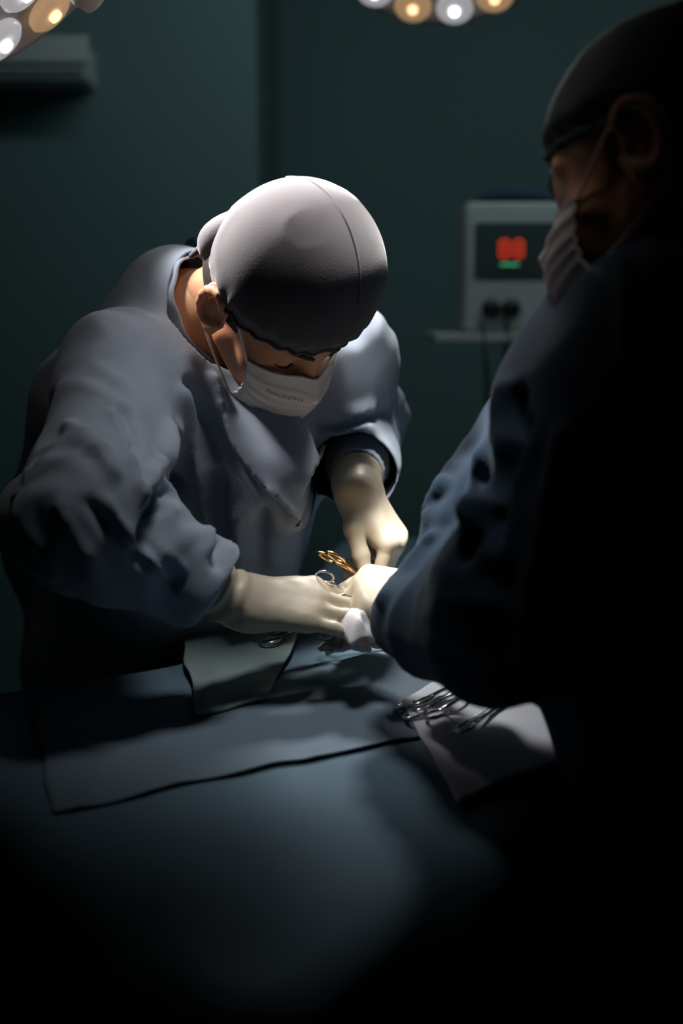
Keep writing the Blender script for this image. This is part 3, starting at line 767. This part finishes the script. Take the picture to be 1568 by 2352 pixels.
def gown2():
    s = Solid(np.min([fL-.14, fR-.14, pel2-.30, vL-.1, vR-.1, bL-.2], 0)*[1, 1, 0]+[0, 0, 0.36], np.max([pel2+.30, fR+.1, bR+.13, neck2+.16, chest2+.30], 0), 0.0062)
    s.ecap(chest2, belly2, (0.19, 0.135), (0.18, 0.13), lat2, 0.05)
    s.ecap(belly2, pel2, (0.18, 0.13), (0.17, 0.145), lat2, 0.05)
    s.ecap(pel2, EL([pel2[0]+.03, pel2[1]-.02, 0.40]), (0.17, 0.15), (0.22, 0.19), lat2, 0.05)
    s.cap(neck2, chest2, 0.085, 0.13, 0.06)
    for a, b, c in ((bL, fL, vL), (bR, fR, vR)):
        s.cap(neck2, a, 0.065, 0.080, 0.05); s.cap(chest2, a, 0.12, 0.08, 0.04)
        s.cap(a, b, 0.086, 0.074, 0.04)
        s.cap(b, c+0.3*(b-c), 0.072, 0.060, 0.03); s.cap(c+0.3*(b-c), c, 0.060, 0.050, 0.02)
    s.cap(at(1110, 1490, 1.09), at(950, 1430, 1.25), 0.055, 0.045, 0.04)
    s.cap(at(1330, 900, 1.30), at(1350, 1250, 1.18), 0.06, 0.09, 0.06)
    
    folds = [([(1170, 890), (1120, 1060), (1080, 1200)], 16, 0.014), ([(1190, 900), (1150, 1060), (1130, 1240)], 14, -0.016),
             ([(1438, 600), (1438, 900)], 8, 0.008), ([(1000, 1230), (940, 1310), (880, 1390)], 10, 0.009), ([(1210, 960), (1120, 1180), (1060, 1290)], 10, -0.010),
             ([(1020, 1100), (975, 1190)], 10, 0.008), ([(1300, 1000), (1230, 1300), (1200, 1480)], 22, 0.012)]
    ndir = unit(H2.p(0, -0.03, -0.08)-neck2)
    s.cap(neck2, neck2+ndir*0.08, 0.090, 0.076, 0.03)
    neckfn = (neck2, ndir, 0.055)
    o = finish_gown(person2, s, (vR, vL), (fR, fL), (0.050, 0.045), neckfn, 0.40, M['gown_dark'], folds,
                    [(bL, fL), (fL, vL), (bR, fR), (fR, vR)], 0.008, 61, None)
    u = unit(np.cross(ndir, [0.3, 0.2, 0.9])); v = np.cross(ndir, u); n = 60; Q = np.zeros((n+1, 10, 3))
    for j in range(n+1):
        th = 2*math.pi*j/n
        for k in range(10): Q[j, k] = neck2+ndir*(0.035+0.026*k/9)+(0.087-0.006*k/9+0.002*math.sin(th*9))*(math.cos(th)*u+math.sin(th)*v)
    sheetgrid('collar', Q, M['gown_dark'], o, 0.003)
gown2()
def lower_clothes(person, pelp, lateral, facing):
    for q in (-1, 1):
        hip = pelp+lateral*q*0.085; f = EL([hip[0]+lateral[0]*q*0.03, hip[1]+lateral[1]*q*0.03, 0.09])
        knee = (hip+f)/2+facing*0.015; knee[2] = 0.50
        MB().tube([hip-EL([0, 0, .1]), knee, f+EL([0, 0, 0.03])], [0.105, 0.085, 0.075], 24, cap=False).build('trouser_leg', M['trousers'], person)
        p = foot_pts(f, facing); s = Solid(EL([f[0]-.28, f[1]-.28, -.01]), EL([f[0]+.28, f[1]+.28, .16]), 0.006)
        s.cap(p[1], p[2], 0.048, 0.044, 0.02); V, F = s.mesh(2); V[:, 2] = np.maximum(V[:, 2], 0.002)
        arr_mesh('clog', V, F, M['shoe'], person)
lower_clothes(person1, pel, lat1, fac1); lower_clothes(person2, pel2, lat2, fac2)

# ================================================================== instruments and pads
def pair_instrument(name, label, cat, ringc, tip, side, m, span=0.026, R=0.0105, r=0.0022, open_=0.0, group=None, sy=1.25):
    """ring-handled scissors or clamp: ringc = middle between the rings, tip = jaw end, side = across the rings"""
    ringc = np.asarray(ringc, float); tip = np.asarray(tip, float); ax = unit(tip-ringc); L = np.linalg.norm(tip-ringc)
    side = unit(np.asarray(side, float)-ax*np.dot(side, ax)); up = np.cross(ax, side)
    t = empty(name, ringc); tag(t, label, cat, group)
    piv = ringc+ax*L*0.68
    for q in (1, -1):
        c = ringc+side*q*span/2; o1 = up*(0.0012*q)
        half = MB().ring(c, ax, side, R*sy, r, 28, 10, sy=1/sy)
        half.tube([c+ax*R*sy*0.95-side*q*R*0.25, ringc+ax*L*0.30+side*q*span*0.30+o1, piv+o1, piv+ax*L*0.1-side*q*0.0015+o1, tip-side*q*(0.0008+open_)+o1],
                  [r, r*1.05, r*1.5, r*1.3, r*0.5], 10)
        half.build('handle_half', m, t)
    MB().lathe(piv-up*0.0042, up, [(0.003, 0), (0.0034, 0.001), (0.0034, 0.0074), (0.003, 0.0084)], 16).build('pivot_screw', M['steel'], t)
    return t
tw = lambda px, py, dz=0.016: (lambda q: EL([q[0], q[1], float(top_z(EL([q[0]]), EL([q[1]]))[0])+dz]))(on_z(px, py, TOP))
pair_instrument('needle_holder', 'small gold ring-handled instrument held between left thumb and finger of the bending surgeon', 'instrument',
                at(760, 1280, 1.40), at(905, 1375, 1.455), cv(-0.35, 0.45, 0.8), M['gold'], span=0.019, R=0.0088, r=0.0020, sy=1.5)
pair_instrument('scissors', 'fine ring-handled clamp in the right hand of the bending surgeon', 'instrument',
                at(735, 1335, 1.37), at(862, 1392, 1.40), cv(0.2, 0.7, 0.7), M['steel'], span=0.020, R=0.009, r=0.0013)
f = empty('forceps', at(760, 1385, 1.35)); tag(f, 'slim metal tweezers pointing right from the fingers of the right hand over the white gauze', 'instrument')
for q in (1, -1):
    MB().tube([at(735, 1380, 1.35)+EL([0, 0, .0005*q]), at(790, 1372+q*5, 1.36), at(845, 1388+q*2, 1.37)], [0.002, 0.0026, 0.0009], 8, flat=0.6).build('tine', M['steel'], f)
def pad(label, px, py, d, a, b, rot, seed, hgt=0.02):
    c = at(px, py, d); n = 34; u = np.linspace(-1, 1, n)
    U, W = np.meshgrid(u, u, indexing='ij'); ca, sa = math.cos(rot), math.sin(rot)
    X = (U*a*ca-W*b*sa); Y = (U*a*sa+W*b*ca)
    nz = vnoise(np.stack([U.ravel()*3, W.ravel()*3, 0*U.ravel()], 1), seed).reshape(n, n)
    ed = np.maximum(np.abs(U), np.abs(W)); Z = hgt*(1-ed**4)+0.014*(nz-0.5)
    o = sheetgrid('gauze_pad', np.stack([c[0]+X+0.006*(nz-.5), c[1]+Y, c[2]+Z], -1), M['gauze'], None, 0.006)
    tag(o, label, 'gauze')
pad('crumpled white gauze just under the fingertips of the right glove', 832, 1448, 1.345, 0.030, 0.032, 0.5, 3)
pad('small white gauze below the thin shiny metal clamp, nearer the camera', 792, 1492, 1.36, 0.026, 0.020, 0.2, 8, 0.012)
pair_instrument('clamp', 'shiny thin metal clamp lying across the white gauze pads', 'instrument', at(752, 1474, 1.345), at(842, 1460, 1.35), cv(0.1, 0.6, -0.8), M['steel'], span=0.018, R=0.007, r=0.0014)
GI = 'ring-handled clamps on the pale cloth'
pair_instrument('clamp', 'long metal clamp nearest the sleeve of the assistant on the pale cloth', 'instrument', tw(948, 1655), tw(1215, 1535), EL([0.5, 0.8, 0]), M['steel'], span=0.03, R=0.012, group=GI)
pair_instrument('clamp', 'long metal clamp lying second from the navy sleeve on the pale cloth', 'instrument', tw(975, 1680, .018), tw(1225, 1560, .018), EL([0.4, 0.9, 0]), M['steel'], span=0.03, R=0.012, group=GI)
pair_instrument('clamp', 'short metal clamp apart in the middle of the pale cloth', 'instrument', tw(1048, 1715), tw(1180, 1640), EL([0.5, 0.8, 0]), M['steel'], span=0.026, R=0.010, group=GI)
pair_instrument('clamp', 'metal clamp farthest from the navy sleeve near the right border of the pale cloth', 'instrument', tw(1290, 1580), tw(1205, 1640), EL([0.5, 0.8, 0]), M['steel'], span=0.026, R=0.010, group=GI)
pair_instrument('clamp', 'dull metal clamp lying on the green-grey cloth under the right glove', 'instrument', tw(612, 1535), tw(700, 1520), EL([0.2, 0.9, 0]), M['steel'], span=0.03, R=0.012)

# ================================================================== surgical lights
def surgical_light(label, c, target, watts, col, angle, dia, leds, arm, blend=0.5, spill=0):
    c = np.asarray(c, float); ax = unit(np.asarray(target)-c); R = dia/2
    t = empty('surgical_light', c); tag(t, label, 'lamp', None)
    MB().lathe(c, ax, [(0.03, -0.10), (R*0.55, -0.085), (R*0.9, -0.05), (R, -0.01), (R*0.985, 0.004), (R*0.94, 0.004), (R*0.92, -0.006), (0.02, -0.004)], 64).build('lamp_head', M['lamp_shell'], t)
    u = unit(np.cross(ax, [0, 0, 1.0])); u = unit(np.cross(ax, u)) if np.linalg.norm(u) < .1 else u; v = np.cross(ax, u)
    for rr_, n in leds:
        for i in range(n):
            th = 2*math.pi*(i+0.25)/n; p = c+R*rr_*(math.cos(th)*u+math.sin(th)*v); warm = (i % 2 == 1)
            lens = MB().lathe(p+ax*-0.004, ax, [(0.030, 0), (0.035, 0.003), (0.036, 0.009), (0.031, 0.014), (0.010, 0.016)], 24).build('lamp_lens', M['lens_warm' if warm else 'lens'], t)
            MB().lathe(p+ax*0.0125, ax, [(0.0095, 0), (0.0095, 0.005), (0.004, 0.006)], 16).build('led', M['led_warm' if warm else 'led_white'], lens)
    MB().lathe(c, ax, [(0.022, -0.01), (0.022, 0.10), (0.018, 0.115)], 24).build('handle', M['plastic_light'], t)
    pts = [c-ax*0.09, *[np.asarray(a, float) for a in arm]]
    MB().tube(pts, 0.022, 16).build('arm', M['lamp_shell'], t)
    s = spot('lamp_beam', c+ax*0.06, target, watts, col, angle, blend, R*0.45); s.parent = t
    s.location = Vector(c+ax*0.06)-t.location
    if spill:
        s2 = spot('lamp_spill', c+ax*0.14, target, spill, col, 130, 1.0, R*0.5); s2.parent = t
        s2.location = Vector(c+ax*0.14)-t.location
site = at(800, 1330, 1.40)
surgical_light('round surgical lamp with white and warm lenses cut off by the top edge, left corner', at(70, -150, 1.41), at(800, 600, 1.42), LAMP_A_W, (1.0, 0.93, 0.90), 41, 0.44,
               [(0.78, 12), (0.40, 6)], [(-0.55, 1.5, 2.15), (-0.6, 1.6, 2.9)], 1.0)
surgical_light('round surgical lamp with three bright lenses showing, hanging top centre', at(1010, -213, 2.05), at(895, 1170, 1.46), LAMP_B_W, (1.0, 0.95, 0.92), 22, 0.50,
               [(0.84, 16), (0.50, 8)], [(0.25, 2.4, 2.45), (0.35, 2.5, 2.9)], 1.0, 10.0)

# ================================================================== wall unit
def air_conditioner():
    c = at(40, 150, 3.25)
    t = empty('air_conditioner', c); tag(t, 'blurred pale box unit fixed high on the back wall at the left', 'air conditioner')
    MB().box(c, (0.42, 0.20, 0.11), bev=0.02).build('housing', M['plastic_light'], t, sharp=40)
    for k in range(3): MB().box(c+EL([0, -0.108, -0.035-0.012*k]), (0.42, 0.016, 0.005), bev=0.001).build('louvre', M['plastic'], t, sharp=40)
    MB().box(c+EL([0, -0.112, 0.02]), (0.46, 0.008, 0.07), bev=0.003).build('front_panel', M['plastic_light'], t, sharp=40)
air_conditioner()

# ================================================================== monitor on its stand
def seven(mb, c, u, v, h, chars):
    w_ = h*0.55; seg = {'0': 'abcdef', '3': 'abgcd', '8': 'abcdefg', '6': 'afgedc', '9': 'abfgcd'}
    for i, ch in enumerate(chars):
        o = c+u*(i*w_*1.6)
        P = dict(a=((0, h/2), 1), g=((0, 0), 1), d=((0, -h/2), 1), f=((-w_/2, h/4), 0), b=((w_/2, h/4), 0), e=((-w_/2, -h/4), 0), c=((w_/2, -h/4), 0))
        for sgm in seg[ch]:
            (x, y), hor = P[sgm]; mb.box(o+u*x+v*y, (w_*0.8, 0.003, h*0.15) if hor else (w_*0.24, 0.003, h*0.36))
def monitor():
    D = 2.95; c = at(1180, 620, D)
    t = empty('patient_monitor', c-EL([0, 0, 0.19])); tag(t, 'grey boxy machine with red digits and green bar behind the assistant', 'monitor')
    MB().box(c, (0.285, 0.26, 0.32), bev=0.02).build('housing', M['plastic_light'], t, sharp=40)
    MB().lathe(c+EL([0, -0.02, 0.162]), (0, 0, 1), [(0.10, 0), (0.105, 0.015), (0.085, 0.035), (0.02, 0.04)], 32).build('top_cover', M['gown_dark'], t)
    y0 = -0.131
    MB().box(c+EL([0.0, y0, 0.045]), (0.235, 0.012, 0.13), bev=0.004).build('display_panel', M['screen'], t, sharp=40)
    mb = MB(); seven(mb, c+EL([-0.046, y0-0.008, 0.046]), EL([1.0, 0, 0]), EL([0, 0, 1.0]), 0.040, '88'); mb.build('red_digits', M['red'], t, smooth=False)
    MB().box(c+EL([-0.032, y0-0.008, 0.008]), (0.045, 0.004, 0.005)).build('green_bar', M['green'], t, smooth=False)
    for k in range(2):
        MB().lathe(c+EL([-0.075+0.05*k, y0+0.004, -0.10]), (0, -1, 0), [(0.024, 0), (0.024, 0.012), (0.018, 0.024), (0.008, 0.026)], 24).build('knob', M['black'], t)
    st = empty('monitor_stand', EL([c[0], c[1], 0])); tag(st, 'pole stand with a shelf carrying the grey machine', 'stand')
    zs = c[2]-0.172
    MB().box(EL([c[0]-0.04, c[1]-0.02, zs]), (0.36, 0.36, 0.022), bev=0.006).build('shelf', M['plastic_light'], st, sharp=40)
    MB().tube([EL([c[0], c[1], 0.08]), EL([c[0], c[1], zs])], 0.022, 20).build('pole', M['steel'], st)
    for k in range(5):
        a = 2*math.pi*k/5+.3; e = EL([c[0]+.28*math.cos(a), c[1]+.28*math.sin(a), 0.07])
        lg = MB().tube([EL([c[0], c[1], 0.10]), e], [0.022, 0.015], 12).build('leg', M['plastic'], st)
        MB().lathe(EL([e[0]-.01, e[1], 0.03]), (1, 0, 0), [(0.012, 0), (0.03, 0.002), (0.03, 0.02), (0.012, 0.022)], 20).build('caster', M['black'], lg)
    MB().box(EL([c[0], c[1], 0.92]), (0.30, 0.30, 0.18), bev=0.02).build('lower_unit', M['plastic'], st, sharp=40)
    for k, (dx, l2) in enumerate(((-0.10, 0.0), (-0.04, 0.05))):
        p0 = EL([c[0]+dx, c[1]-0.135, c[2]-0.13])
        pts = [p0, p0+EL([0, -0.06, -0.03]), p0+EL([0.01, -0.08, -0.16]), p0+EL([0.02+l2, -0.05, -0.40]), p0+EL([0.06+l2, 0.0, -0.46])]
        MB().tube(pts, 0.005, 8).build('cable', M['black'], t)
monitor()
